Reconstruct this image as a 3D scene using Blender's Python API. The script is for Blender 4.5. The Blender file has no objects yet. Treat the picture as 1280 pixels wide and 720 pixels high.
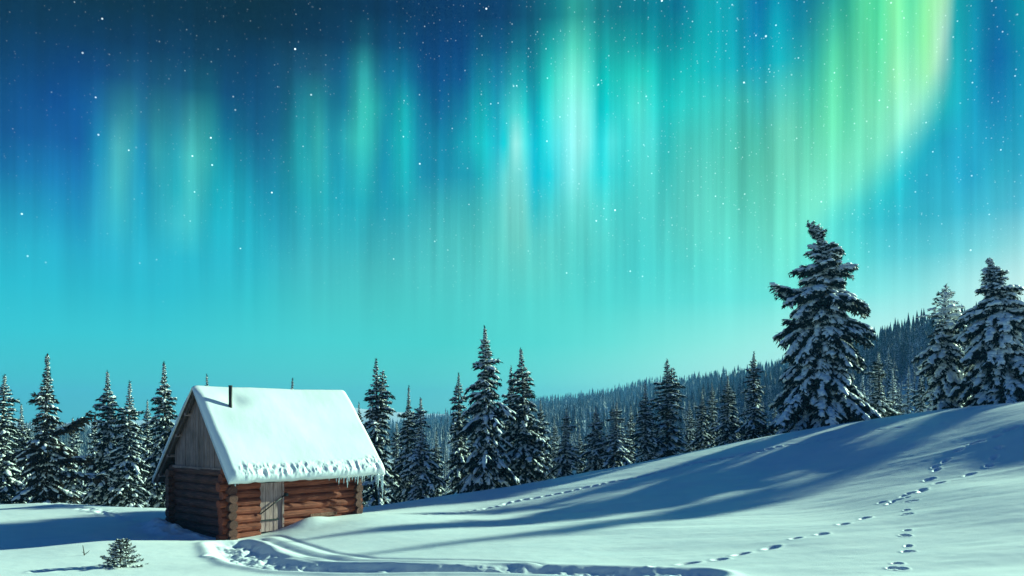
import bpy, math, random
import numpy as np
from math import radians, sin, cos, tan, atan, atan2, sqrt, pi

# ------------------------------------------------------------------ camera
F = 995.0            # focal length in photo pixels (1280 wide)
CX, HY = 640.0, 528.0
scene = bpy.context.scene
COL = scene.collection
cam_d = bpy.data.cameras.new('camera')
cam_d.sensor_width = 36.0
cam_d.lens = 36.0 * F / 1280.0
cam_d.shift_y = (HY - 360.0) / 1280.0
cam_d.clip_start = 0.1
cam_d.clip_end = 20000
cam = bpy.data.objects.new('camera', cam_d)
cam.location = (0, 0, 0)
cam.rotation_euler = (radians(90), 0, 0)
COL.objects.link(cam)
scene.camera = cam

SUN_AZ, SUN_EL = 56.0, 17.5       # azimuth clockwise from the view axis
EXPO = 1.13
scene.view_settings.view_transform = 'Standard'
scene.view_settings.look = 'None'
scene.view_settings.exposure = EXPO
scene.view_settings.gamma = 1.0
scene.view_settings.use_curve_mapping = False
scene.cycles.max_bounces = 6
scene.cycles.diffuse_bounces = 3
scene.cycles.glossy_bounces = 2
scene.cycles.transmission_bounces = 4
scene.cycles.volume_bounces = 0
scene.cycles.transparent_max_bounces = 8
scene.cycles.use_denoising = True

# ------------------------------------------------------------------ sky
def lin(c):
    return [((v / 255.0) / 12.92 if v / 255.0 <= 0.04045 else ((v / 255.0 + 0.055) / 1.055) ** 2.4) for v in c]

ROWS = {
0: [(0,(0,32,58)),(160,(0,30,52)),(320,(0,24,40)),(480,(0,36,70)),(580,(0,42,85)),(640,(2,45,90)),(690,(5,70,100)),(720,(30,120,125)),(760,(5,100,125)),(820,(0,120,140)),(850,(0,110,145)),(885,(8,170,180)),(925,(10,160,180)),(945,(0,100,160)),(965,(0,150,180)),(1000,(0,115,150)),(1035,(20,140,150)),(1060,(40,175,150)),(1085,(100,240,170)),(1105,(80,225,160)),(1122,(140,250,170)),(1145,(90,230,170)),(1160,(150,248,170)),(1175,(160,252,160)),(1183,(185,248,205)),('E',1187),(1190,(20,165,160)),(1225,(0,130,165)),(1262,(0,100,150)),(1280,(0,150,165))],
45: [(0,(0,44,85)),(160,(0,38,75)),(320,(0,30,55)),(440,(0,42,80)),(560,(0,50,105)),(630,(2,60,105)),(665,(10,100,125)),(700,(20,160,160)),(720,(60,205,175)),(740,(30,160,155)),(800,(5,140,150)),(845,(0,135,150)),(885,(10,180,185)),(925,(8,165,185)),(945,(0,115,170)),(965,(5,180,195)),(1000,(10,140,165)),(1020,(40,165,155)),(1040,(70,200,155)),(1065,(70,200,150)),(1090,(105,240,170)),(1110,(90,235,170)),(1125,(150,248,175)),(1145,(110,238,178)),(1160,(155,250,172)),(1172,(160,252,162)),(1180,(190,245,220)),('E',1184),(1190,(15,165,165)),(1215,(10,150,175)),(1225,(0,105,165)),(1250,(0,110,165)),(1280,(0,145,170))],
90: [(0,(0,58,110)),(90,(0,55,115)),(160,(10,65,115)),(260,(5,60,95)),(320,(0,55,100)),(360,(15,75,110)),(400,(25,85,115)),(430,(5,85,125)),(455,(45,165,165)),(475,(15,105,140)),(500,(8,110,150)),(530,(0,65,125)),(580,(0,70,130)),(605,(15,130,160)),(625,(10,110,150)),(645,(20,150,165)),(665,(10,130,150)),(690,(40,215,195)),(716,(120,245,215)),(733,(90,230,205)),(745,(20,195,185)),(805,(30,215,195)),(830,(10,180,180)),(860,(15,195,190)),(900,(20,190,195)),(945,(10,165,185)),(965,(10,185,195)),(1000,(40,180,175)),(1030,(60,195,165)),(1050,(110,230,170)),(1065,(80,205,165)),(1090,(125,245,180)),(1105,(95,235,175)),(1127,(175,252,185)),(1145,(130,242,190)),(1160,(165,250,185)),(1168,(200,250,220)),('E',1176),(1180,(30,180,180)),(1190,(15,170,180)),(1220,(12,150,180)),(1230,(0,90,165)),(1250,(5,110,170)),(1280,(5,140,180))],
135: [(0,(5,78,140)),(70,(0,68,140)),(110,(5,85,150)),(150,(35,120,145)),(165,(40,125,145)),(185,(25,95,130)),(200,(35,120,140)),(220,(25,90,120)),(245,(20,110,130)),(262,(15,110,130)),(280,(5,75,120)),(320,(5,75,120)),(355,(10,85,120)),(370,(20,120,140)),(395,(35,150,155)),(410,(20,120,140)),(430,(10,110,140)),(455,(55,195,180)),(470,(40,185,180)),(485,(5,125,155)),(505,(20,180,180)),(520,(8,130,160)),(545,(3,90,140)),(580,(10,120,155)),(603,(15,185,190)),(620,(15,150,175)),(640,(60,220,215)),(655,(25,215,210)),(668,(10,170,190)),(680,(20,225,220)),(700,(110,240,225)),(716,(145,250,238)),(733,(130,250,235)),(745,(10,205,205)),(775,(40,225,215)),(805,(90,235,215)),(820,(10,210,205)),(850,(40,215,205)),(890,(60,210,195)),(930,(70,200,180)),(950,(60,190,180)),(980,(100,215,185)),(1000,(80,205,175)),(1020,(85,210,165)),(1045,(110,235,175)),(1065,(90,225,175)),(1090,(140,245,190)),(1110,(120,240,190)),(1127,(165,252,210)),(1150,(160,250,215)),('E',1160),(1170,(30,190,190)),(1195,(15,175,190)),(1225,(15,150,190)),(1232,(10,115,180)),(1250,(15,145,185)),(1280,(20,165,195))],
180: [(0,(5,80,145)),(60,(10,90,155)),(100,(5,85,155)),(130,(20,140,175)),(148,(75,180,185)),(165,(50,165,180)),(178,(20,130,170)),(200,(60,180,180)),(215,(20,140,165)),(240,(80,200,190)),(262,(55,185,180)),(275,(10,130,155)),(320,(10,95,135)),(355,(15,110,140)),(372,(30,165,170)),(385,(25,150,160)),(400,(55,185,180)),(415,(15,140,165)),(450,(60,205,190)),(465,(50,195,190)),(480,(15,145,170)),(505,(20,195,195)),(525,(15,140,170)),(560,(8,130,160)),(590,(20,180,190)),(605,(20,215,215)),(620,(20,180,200)),(635,(60,225,225)),(645,(160,250,240)),(655,(100,245,240)),(664,(20,205,225)),(680,(25,225,230)),(700,(100,240,240)),(716,(150,250,245)),(733,(140,250,240)),(745,(30,220,225)),(760,(90,240,235)),(790,(50,225,220)),(808,(110,235,220)),(820,(30,205,205)),(850,(70,205,190)),(890,(80,205,185)),(930,(80,195,170)),(950,(80,195,165)),(985,(120,220,185)),(1000,(100,205,170)),(1045,(115,235,185)),(1090,(130,245,200)),(1110,(135,243,205)),(1125,(150,245,215)),('E',1132),(1140,(30,200,205)),(1150,(25,185,200)),(1170,(20,155,190)),(1200,(35,180,200)),(1225,(20,145,190)),(1250,(30,165,195)),(1280,(30,160,190))],
225: [(0,(10,120,175)),(40,(15,125,180)),(100,(15,120,180)),(125,(30,150,185)),(148,(70,190,195)),(175,(20,150,185)),(200,(40,170,185)),(225,(20,170,180)),(242,(75,205,200)),(265,(20,170,180)),(300,(15,160,180)),(330,(15,130,165)),(370,(25,160,170)),(395,(45,185,185)),(425,(15,150,175)),(455,(35,185,190)),(480,(15,150,180)),(505,(25,185,190)),(530,(15,140,170)),(560,(20,145,170)),(590,(25,160,180)),(605,(30,190,195)),(620,(60,195,200)),(637,(120,225,215)),(655,(110,225,220)),(665,(25,205,225)),(690,(25,215,225)),(716,(130,240,235)),(730,(110,238,230)),(745,(50,225,225)),(780,(60,220,215)),(808,(90,220,205)),(825,(60,205,195)),(870,(95,215,195)),(930,(90,205,175)),(985,(110,225,190)),(1020,(125,240,200)),(1060,(125,242,205)),(1085,(115,238,208)),('E',1096),(1105,(40,210,210)),(1125,(30,200,210)),(1150,(35,175,200)),(1190,(40,180,205)),(1215,(30,160,195)),(1240,(45,180,200)),(1280,(50,175,200))],
270: [(0,(25,160,190)),(50,(25,155,190)),(100,(20,145,190)),(148,(55,185,200)),(180,(25,165,190)),(240,(75,205,205)),(260,(25,185,200)),(300,(25,180,195)),(350,(20,155,180)),(400,(30,175,185)),(450,(25,170,185)),(500,(30,165,180)),(540,(60,180,180)),(590,(65,185,180)),(620,(85,200,190)),(637,(120,215,200)),(655,(120,220,205)),(665,(60,200,200)),(700,(90,215,205)),(730,(100,220,205)),(780,(80,215,205)),(820,(80,210,200)),(870,(100,220,200)),(930,(95,220,195)),(985,(120,238,205)),(1025,(130,245,215)),(1040,(115,238,212)),('E',1052),(1070,(50,205,210)),(1110,(45,190,205)),(1160,(50,180,200)),(1220,(65,185,205)),(1280,(90,195,215))],
315: [(0,(35,180,205)),(50,(35,180,205)),(100,(30,170,200)),(150,(40,180,205)),(240,(35,185,205)),(320,(35,180,200)),(380,(60,180,190)),(440,(60,180,185)),(520,(75,190,190)),(600,(85,200,190)),(650,(110,215,200)),(720,(90,210,200)),(800,(75,210,205)),(860,(95,220,205)),(940,(110,230,210)),(985,(125,240,215)),(1010,(110,235,218)),('E',1040),(1060,(85,218,215)),(1120,(85,205,215)),(1180,(100,205,215)),(1230,(130,215,220)),(1280,(165,230,230))],
360: [(0,(35,190,210)),(100,(35,180,200)),(200,(35,185,205)),(320,(45,190,200)),(400,(70,190,190)),(500,(75,195,190)),(600,(85,205,200)),(680,(90,215,205)),(760,(75,210,205)),(850,(80,220,215)),(940,(95,228,220)),(1000,(115,235,222)),('E',1030),(1080,(130,232,230)),(1150,(150,230,230)),(1220,(190,240,238)),(1280,(215,245,242))],
420: [(0,(50,195,208)),(200,(55,195,205)),(400,(70,205,205)),(560,(72,205,200)),(680,(85,215,208)),(760,(100,222,212)),(900,(145,236,225)),(1000,(175,242,232)),('E',1020),(1100,(200,244,240)),(1280,(225,247,245))],
470: [(0,(65,190,195)),(200,(72,195,195)),(400,(85,205,198)),(520,(88,205,195)),(680,(115,222,210)),(800,(155,236,222)),(900,(190,243,230)),(1000,(205,244,238)),('E',1020),(1280,(220,246,244))],
524: [(0,(85,180,180)),(200,(90,185,182)),(500,(105,195,188)),(700,(140,215,205)),(900,(190,235,228)),(1000,(200,240,235)),('E',1020),(1280,(210,242,240))],
}

def build_world():
    w = bpy.data.worlds.new('World'); scene.world = w; w.use_nodes = True
    nt = w.node_tree; nt.nodes.clear(); N = nt.nodes.new; L = nt.links.new
    def m(op, a, b=None, c=None, clamp=False):
        n = N('ShaderNodeMath'); n.operation = op; n.use_clamp = clamp
        for i, v in enumerate((a, b, c)):
            if v is None: continue
            if isinstance(v, (int, float)): n.inputs[i].default_value = v
            else: L(v, n.inputs[i])
        return n.outputs[0]
    def mapr(v, a, b, c=0.0, d=1.0, smooth=True):
        n = N('ShaderNodeMapRange'); n.clamp = True
        if smooth: n.interpolation_type = 'SMOOTHSTEP'
        L(v, n.inputs[0])
        for i, x in enumerate((a, b, c, d)):
            if isinstance(x, (int, float)): n.inputs[i + 1].default_value = x
            else: L(x, n.inputs[i + 1])
        return n.outputs[0]
    def mix(f, a, b, mode='MIX'):
        n = N('ShaderNodeMix'); n.data_type = 'RGBA'; n.blend_type = mode; n.clamp_factor = True
        for s, v in ((n.inputs[0], f), (n.inputs[6], a), (n.inputs[7], b)):
            if isinstance(v, (int, float)): s.default_value = v
            elif isinstance(v, (tuple, list)): s.default_value = (*v[:3], 1)
            else: L(v, s)
        return n.outputs[2]
    tc = N('ShaderNodeTexCoord')
    sep = N('ShaderNodeSeparateXYZ'); L(tc.outputs['Generated'], sep.inputs[0])
    x, y, z = sep.outputs
    az = m('ARCTAN2', x, y)                                   # 0 straight ahead, positive to the right
    hor = m('SQRT', m('ADD', m('MULTIPLY', x, x), m('MULTIPLY', y, y)))
    q = m('DIVIDE', z, m('MAXIMUM', hor, 1e-3))               # tangent of the elevation
    AZ0, AZ1 = -0.62, 0.62
    # table rows resampled at constant elevation
    pys = sorted(ROWS)
    tabs = {}
    for py in pys:
        left, right, edge, seen = [], [], None, False
        for p in ROWS[py]:
            if p[0] == 'E': edge = p[1]; seen = True
            elif seen: right.append(p)
            else: left.append(p)
        tabs[py] = (left, right, edge)
    def samp(pts, px):
        xs = [p[0] for p in pts]
        cs = np.array([lin(p[1]) for p in pts])
        return np.array([np.interp(px, xs, cs[:, k]) for k in range(3)])
    def at(side, a, qq):
        px = CX + F * tan(a); py = HY - F * qq / cos(a)
        py = min(max(py, pys[0]), pys[-1])
        j = max(i for i in range(len(pys)) if pys[i] <= py)
        if j == len(pys) - 1: return samp(tabs[pys[j]][side], px)
        t = (py - pys[j]) / (pys[j + 1] - pys[j])
        return samp(tabs[pys[j]][side], px) * (1 - t) + samp(tabs[pys[j + 1]][side], px) * t
    qs = [0.0, 0.05, 0.1, 0.15, 0.19, 0.23, 0.27, 0.31, 0.35, 0.39, 0.43, 0.47, 0.51]
    sky = None
    K = 0.5 ** EXPO
    # aurora edge: azimuth of the bright curtain's right rim against elevation
    fc = N('ShaderNodeFloatCurve'); L(mapr(q, 0.0, 0.6, 0, 1, False), fc.inputs['Value'])
    cur = fc.mapping.curves[0]
    epts = []
    for py in reversed(pys):
        e = tabs[py][2]; a = atan((e - CX) / F); epts.append(((HY - py) / F * cos(a) / 0.6, (a + 0.7) / 1.4))
    epts.append((1.0, epts[-1][1] + 0.004))
    cur.points[0].location = (0.0, epts[0][1]); cur.points[1].location = epts[-1]
    for e in epts[1:-1]: cur.points.new(*e)
    fc.mapping.update()
    edge = m('SUBTRACT', m('MULTIPLY', fc.outputs[0], 1.4), 0.7)
    wdt = mapr(q, 0.18, 0.42, 0.055, 0.0085, False)
    d = m('SUBTRACT', az, edge)
    msk = mapr(m('DIVIDE', d, wdt), -1.0, 1.0)
    def ramp(side, a0, a1, qq, n, fac):
        r = N('ShaderNodeValToRGB'); L(fac, r.inputs[0]); cr = r.color_ramp; cr.interpolation = 'CARDINAL'
        pos = np.linspace(0, 1, n)
        while len(cr.elements) < n: cr.elements.new(0.5)
        for i, p in enumerate(pos):
            c = at(side, a0 + (a1 - a0) * p, qq)
            cr.elements[i].position = float(p); cr.elements[i].color = (*c, 1)
        return r.outputs[0]
    # three azimuth windows for the streaked part, one for the calm part right of the rim
    B = [(-0.62, -0.26), (-0.26, 0.06), (0.06, 0.53)]
    facs = [mapr(az, a, b, 0, 1, False) for a, b in B]
    fr = mapr(az, 0.30, 0.62, 0, 1, False)
    s1 = mapr(az, -0.2605, -0.2595, 0, 1, False); s2 = mapr(az, 0.0595, 0.0605, 0, 1, False)
    for i, qq in enumerate(qs):
        cs = [ramp(0, a, b, qq, 30, f) for (a, b), f in zip(B, facs)]
        left = mix(s2, mix(s1, cs[0], cs[1]), cs[2])
        full = mix(msk, left, ramp(1, 0.30, 0.62, qq, 14, fr))
        sky = full if sky is None else mix(mapr(q, qs[i - 1], qq, 0, 1, False), sky, full)
    # fine vertical rays
    cmb = N('ShaderNodeCombineXYZ'); L(m('MULTIPLY', az, 70.0), cmb.inputs[0]); L(m('MULTIPLY', q, 1.6), cmb.inputs[1])
    nz = N('ShaderNodeTexNoise'); nz.inputs['Scale'].default_value = 1.0; nz.inputs['Detail'].default_value = 3; L(cmb.outputs[0], nz.inputs[0])
    amp = m('MULTIPLY', mapr(q, 0.06, 0.28), 0.95)
    gain = m('ADD', 1.0, m('MULTIPLY', amp, m('SUBTRACT', nz.outputs[0], 0.52)))
    sky = mix(1.0, sky, gain, 'MULTIPLY')
    # stars
    def stars(scale, rad, power, bright, seed):
        vm = N('ShaderNodeVectorMath'); vm.operation = 'ADD'; L(tc.outputs['Generated'], vm.inputs[0]); vm.inputs[1].default_value = (seed, seed * .7, seed * .3)
        v = N('ShaderNodeTexVoronoi'); v.feature = 'F1'; v.inputs['Scale'].default_value = scale; L(vm.outputs[0], v.inputs['Vector'])
        s = N('ShaderNodeSeparateColor'); L(v.outputs['Color'], s.inputs[0])
        b = m('MULTIPLY', m('POWER', s.outputs[0], power), bright)
        return m('MULTIPLY', mapr(v.outputs['Distance'], rad * 0.35, rad, 1.0, 0.0), b)
    st = m('ADD', m('MULTIPLY', m('ADD', stars(210, 0.19, 1.6, 0.40, 0.13), stars(110, 0.115, 2.2, 0.9, 0.77)), mapr(az, -0.45, 0.15, 0.35, 1.0)), stars(52, 0.07, 1.6, 1.8, 0.47))
    st = m('MULTIPLY', st, mapr(q, 0.10, 0.26))
    stc = mix(1.0, (0.75, 0.95, 1.0), st, 'MULTIPLY')
    sky = mix(1.0, sky, stc, 'ADD')
    sky = mix(1.0, sky, (K, K, K), 'MULTIPLY')
    # the air in front of the lowest sky takes some of its light
    low = mapr(q, 0.0, 0.30, 0.0, 1.0)
    sky = mix(1.0, sky, mix(low, (1.06, 1.22, 1.08), (1, 1, 1)), 'MULTIPLY')
    # the rest of the dome: physical sky, tinted to moonlit deep blue
    nish = N('ShaderNodeTexSky'); nish.sky_type = 'NISHITA'; nish.sun_disc = False
    nish.sun_elevation = radians(SUN_EL); nish.sun_rotation = radians(SUN_AZ)
    nish.altitude = 1500
    rest = mix(1.0, nish.outputs[0], (0.0030, 0.0108, 0.030), 'MULTIPLY')
    rest = mix(1.0, rest, (0.001, 0.005, 0.016), 'ADD')
    side = m('MULTIPLY', mapr(az, -0.95, -0.62), mapr(az, 0.62, 0.95, 1.0, 0.0))
    top = mapr(q, 0.52, 0.95, 1.0, 0.0)
    f = m('MULTIPLY', side, top)
    col = mix(f, rest, sky)
    bg = N('ShaderNodeBackground'); L(col, bg.inputs[0]); bg.inputs[1].default_value = 1.0
    out = N('ShaderNodeOutputWorld'); L(bg.outputs[0], out.inputs[0])
    w.cycles.sampling_method = 'MANUAL'; w.cycles.sample_map_resolution = 512
build_world()

sd = bpy.data.lights.new('sun', 'SUN'); sd.energy = 5.0; sd.angle = radians(0.8); sd.color = (0.67, 1.0, 0.74)
sun = bpy.data.objects.new('sun', sd); COL.objects.link(sun)
sun.rotation_euler = (radians(90 - SUN_EL), 0, radians(180 - SUN_AZ))
# local -Z of the lamp points away from the sun; the sun stands at azimuth SUN_AZ (clockwise from +Y)
from mathutils import Vector
_s = Vector((sin(radians(SUN_AZ)) * cos(radians(SUN_EL)), cos(radians(SUN_AZ)) * cos(radians(SUN_EL)), sin(radians(SUN_EL))))
sun.rotation_euler = _s.to_track_quat('Z', 'Y').to_euler()
sun.location = (60, 50, 40)

# ------------------------------------------------------------------ noise helpers
def hash3(ix, iy, iz):
    h = (ix.astype(np.int64) * 374761393 + iy.astype(np.int64) * 668265263 + iz.astype(np.int64) * 2147483647) & 0xffffffff
    h = ((h ^ (h >> 13)) * 1274126177) & 0xffffffff
    h = h ^ (h >> 16)
    return (h & 0xffff) / 65535.0
def vnoise(x, y, z=0.0):
    x, y = np.asarray(x, float), np.asarray(y, float); z = np.zeros_like(x) + z
    ix, iy, iz = np.floor(x), np.floor(y), np.floor(z)
    fx, fy, fz = x - ix, y - iy, z - iz
    fx, fy, fz = (t * t * (3 - 2 * t) for t in (fx, fy, fz))
    r = 0
    for a in (0, 1):
        for b in (0, 1):
            for c in (0, 1):
                wgt = (fx if a else 1 - fx) * (fy if b else 1 - fy) * (fz if c else 1 - fz)
                r = r + wgt * hash3(ix + a, iy + b, iz + c)
    return r - 0.5
def fbm(x, y, z=0.0, o=3):
    r = 0; a = 1.0
    for i in range(o):
        r = r + a * vnoise(x * 2 ** i + 13.1 * i, y * 2 ** i + 7.7 * i, z * 2 ** i); a *= 0.5
    return r

# ------------------------------------------------------------------ mesh helpers
def np_mesh(name, V, faces, mat, smooth=False):
    """faces: list of (n x k) int arrays"""
    me = bpy.data.meshes.new(name)
    V = np.asarray(V, dtype=np.float32)
    me.vertices.add(len(V)); me.vertices.foreach_set('co', V.ravel())
    idx = np.concatenate([f.ravel() for f in faces]).astype(np.int32)
    sizes = np.concatenate([np.full(len(f), f.shape[1]) for f in faces]).astype(np.int32)
    starts = np.concatenate([[0], np.cumsum(sizes)[:-1]]).astype(np.int32)
    me.loops.add(len(idx)); me.loops.foreach_set('vertex_index', idx)
    me.polygons.add(len(sizes)); me.polygons.foreach_set('loop_start', starts); me.polygons.foreach_set('loop_total', sizes)
    me.polygons.foreach_set('use_smooth', np.full(len(sizes), smooth))
    me.update(calc_edges=True); me.validate()
    if mat: me.materials.append(mat)
    return me
def obj(name, me, parent=None, loc=None):
    o = bpy.data.objects.new(name, me); COL.objects.link(o)
    if parent: o.parent = parent
    if loc is not None: o.location = loc
    return o
def tag(o, label=None, cat=None, group=None, kind=None):
    if label: o['label'] = label
    if cat: o['category'] = cat
    if group: o['group'] = group
    if kind: o['kind'] = kind
    return o
class MB:
    def __init__(s): s.v = []; s.f = {3: [], 4: []}; s.n = 0
    def add(s, V, F_):
        V = np.asarray(V, float); s.v.append(V)
        F_ = np.asarray(F_, int); s.f[F_.shape[1]].append(F_ + s.n); s.n += len(V)
    def add2(s, V, F4, F3):
        V = np.asarray(V, float); s.v.append(V)
        if len(F4): s.f[4].append(np.asarray(F4, int) + s.n)
        if len(F3): s.f[3].append(np.asarray(F3, int) + s.n)
        s.n += len(V)
    def mesh(s, name, mat, smooth=False):
        fs = [np.concatenate(s.f[k]) for k in (4, 3) if s.f[k]]
        return np_mesh(name, np.concatenate(s.v), fs, mat, smooth)
    def box(s, o, ax, ay, az_):
        o, ax, ay, az_ = (np.asarray(t, float) for t in (o, ax, ay, az_))
        V = [o + i * ax + j * ay + k * az_ for k in (0, 1) for j in (0, 1) for i in (0, 1)]
        s.add(V, [(0, 2, 3, 1), (4, 5, 7, 6), (0, 1, 5, 4), (2, 6, 7, 3), (0, 4, 6, 2), (1, 3, 7, 5)])
    def tube(s, pts, rad, n=8, jit=0.0, rng=None, cap=True):
        pts = np.asarray(pts, float); K_ = len(pts)
        rad = np.zeros(K_) + rad
        T = np.gradient(pts, axis=0); T /= np.linalg.norm(T, axis=1)[:, None] + 1e-9
        ref = np.array([0, 0, 1.0]) if abs(T[0][2]) < 0.9 else np.array([1.0, 0, 0])
        V = []
        for k in range(K_):
            u = np.cross(T[k], ref); u /= np.linalg.norm(u); w = np.cross(T[k], u)
            for i in range(n):
                a = 2 * pi * i / n; r = rad[k] * (1 + (rng.uniform(-jit, jit) if jit else 0))
                V.append(pts[k] + r * (cos(a) * u + sin(a) * w))
        Fq = [(k * n + i, k * n + (i + 1) % n, (k + 1) * n + (i + 1) % n, (k + 1) * n + i) for k in range(K_ - 1) for i in range(n)]
        F3 = []
        if cap:
            V.append(pts[0]); V.append(pts[-1]); a0 = K_ * n
            F3 = [(a0, (i + 1) % n, i) for i in range(n)] + [(a0 + 1, (K_ - 1) * n + i, (K_ - 1) * n + (i + 1) % n) for i in range(n)]
        s.add2(V, Fq, F3)

# ------------------------------------------------------------------ materials
def new_mat(name):
    m_ = bpy.data.materials.new(name); m_.use_nodes = True
    nt = m_.node_tree; return m_, nt, nt.nodes['Principled BSDF']
def noise_node(nt, scale, detail=4, coord='Object', stretch=None, rough=0.5):
    tc = nt.nodes.new('ShaderNodeTexCoord'); src = tc.outputs[coord]
    if stretch:
        mp = nt.nodes.new('ShaderNodeMapping'); mp.inputs['Scale'].default_value = stretch
        nt.links.new(src, mp.inputs[0]); src = mp.outputs[0]
    n = nt.nodes.new('ShaderNodeTexNoise'); n.inputs['Scale'].default_value = scale
    n.inputs['Detail'].default_value = detail; n.inputs['Roughness'].default_value = rough
    nt.links.new(src, n.inputs[0]); return n
def ramp_node(nt, fac, stops):
    r = nt.nodes.new('ShaderNodeValToRGB'); nt.links.new(fac, r.inputs[0])
    while len(r.color_ramp.elements) < len(stops): r.color_ramp.elements.new(0.5)
    for e, (p, c) in zip(r.color_ramp.elements, stops): e.position = p; e.color = (*c, 1)
    return r
def bump(nt, bsdf, h, strength, dist):
    b = nt.nodes.new('ShaderNodeBump'); b.inputs['Strength'].default_value = strength; b.inputs['Distance'].default_value = dist
    nt.links.new(h, b.inputs['Height']); nt.links.new(b.outputs[0], bsdf.inputs['Normal'])
def snow_mat(name, scale=18, bst=0.35, bd=0.03):
    m_, nt, b = new_mat(name)
    n1 = noise_node(nt, scale, 5); n2 = noise_node(nt, 1.3, 3)
    r = ramp_node(nt, n2.outputs[0], [(0.3, (0.80, 0.83, 0.84)), (0.7, (0.88, 0.89, 0.88))])
    nt.links.new(r.outputs[0], b.inputs['Base Color'])
    b.inputs['Roughness'].default_value = 0.55
    b.inputs['Specular IOR Level'].default_value = 0.35
    bump(nt, b, n1.outputs[0], bst, bd)
    return m_
M = {}
M['snow'] = snow_mat('snow_ground', 55, 0.45, 0.010)
M['roof_snow'] = snow_mat('snow_roof', 20, 0.25, 0.012)
M['tree_snow'] = snow_mat('snow_on_branches', 9, 0.5, 0.05)
def needles(name, dark, mid, frost):
    m_, nt, b = new_mat(name)
    n1 = noise_node(nt, 5.0, 3); r = ramp_node(nt, n1.outputs[0], [(0.35, dark), (0.65, mid)])
    n2 = noise_node(nt, 7.0, 4)
    geo = nt.nodes.new('ShaderNodeNewGeometry'); sp = nt.nodes.new('ShaderNodeSeparateXYZ'); nt.links.new(geo.outputs['True Normal'], sp.inputs[0])
    ab = nt.nodes.new('ShaderNodeMath'); ab.operation = 'ABSOLUTE'; nt.links.new(sp.outputs[2], ab.inputs[0])
    ad = nt.nodes.new('ShaderNodeMath'); ad.operation = 'MULTIPLY_ADD'; nt.links.new(ab.outputs[0], ad.inputs[0]); ad.inputs[1].default_value = 0.35; nt.links.new(n2.outputs[0], ad.inputs[2])
    mr = nt.nodes.new('ShaderNodeMapRange'); nt.links.new(ad.outputs[0], mr.inputs[0]); mr.inputs[1].default_value = frost; mr.inputs[2].default_value = frost + 0.06
    mx = nt.nodes.new('ShaderNodeMix'); mx.data_type = 'RGBA'; nt.links.new(mr.outputs[0], mx.inputs[0]); nt.links.new(r.outputs[0], mx.inputs[6]); mx.inputs[7].default_value = (0.8, 0.83, 0.85, 1)
    nt.links.new(mx.outputs[2], b.inputs['Base Color'])
    b.inputs['Roughness'].default_value = 0.7; b.inputs['Specular IOR Level'].default_value = 0.15
    return m_
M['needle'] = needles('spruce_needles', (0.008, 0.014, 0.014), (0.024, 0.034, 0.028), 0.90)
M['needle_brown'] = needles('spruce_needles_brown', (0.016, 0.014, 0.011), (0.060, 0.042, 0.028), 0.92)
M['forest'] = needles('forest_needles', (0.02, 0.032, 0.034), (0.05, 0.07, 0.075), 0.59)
def bark(name, c1, c2):
    m_, nt, b = new_mat(name)
    n = noise_node(nt, 6, 5, stretch=(3, 3, 0.6)); r = ramp_node(nt, n.outputs[0], [(0.3, c1), (0.7, c2)])
    nt.links.new(r.outputs[0], b.inputs['Base Color']); b.inputs['Roughness'].default_value = 0.9
    bump(nt, b, n.outputs[0], 0.6, 0.02); return m_
M['bark'] = bark('bark', (0.03, 0.022, 0.018), (0.09, 0.07, 0.055))

# ------------------------------------------------------------------ terrain
def w_at(px, py, Y):                     # photo pixel and depth -> world
    return ((px - CX) / F * Y, Y, (HY - py) / F * Y)
# hut frame
TH = radians(42.0)
HA = np.array([sin(TH), cos(TH), 0.0]); HB = np.array([-cos(TH), sin(TH), 0.0])
HC = np.array([(286 - CX) / F * 22.0, 22.0, 0.0])
def _along(px, D):
    t = (px - CX) / F; return (t * HC[1] - HC[0]) / (D[0] - t * D[1])
HL, HWD = _along(444, HA), _along(221, HB)
ZB, ZT = -3.30, -1.42

cps = []
for px, py, Y in [
    (0,720,14.5),(320,720,14.5),(640,720,14.2),(960,720,13.6),(1280,720,12.5),(-200,720,14),(1500,720,12),
    (150,707,16.2),(0,690,18),(0,668,21),(110,680,19),(230,684,19.5),
    (0,634,28.5),(50,627,29.5),(100,630,29.5),(170,636,29),(205,635,28),(-200,620,30),
    (60,652,24.5),(140,655,24),(200,662,23.2),
    (272,676,22),(330,671,22.4),(300,684,20.5),
    (350,664,23.0),(400,648,24.2),(450,641,25.2),(520,645,25.0),(600,650,24.5),(700,650,24.0),
    (480,632,30.5),(560,620,32.5),(640,608,34.5),(700,597,36),(800,578,38),(900,557,38.5),(960,545,38.5),(1060,528,38),(1130,517,37.5),(1200,508,36.5),(1280,501,35.5),(1400,488,34),(1600,466,33),
    (640,632,29),(760,610,30.5),(880,585,32),
    (640,682,18.5),(460,690,18.5),(800,660,20.5),(1000,680,16.8),(820,690,17),
    (900,620,27),(1000,590,30),(1100,560,30),(1200,540,29.5),(1280,525,28),
    (1060,640,22),(1280,640,17.5),(1280,590,23),(1180,690,14.8),(1180,610,22),
    ]:
    cps.append(w_at(px, py, Y))
def hutp(a, b, z): p = HC + a * HA + b * HB; return (p[0], p[1], z)
cps += [hutp(1.5, 1.5, -3.25), hutp(0, 3.0, -3.2), hutp(-.6, 3.2, -3.08), hutp(4.4, 3.2, -3.3), hutp(4.4, 0.3, -2.95), hutp(5.5, 1, -3.0)]
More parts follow.
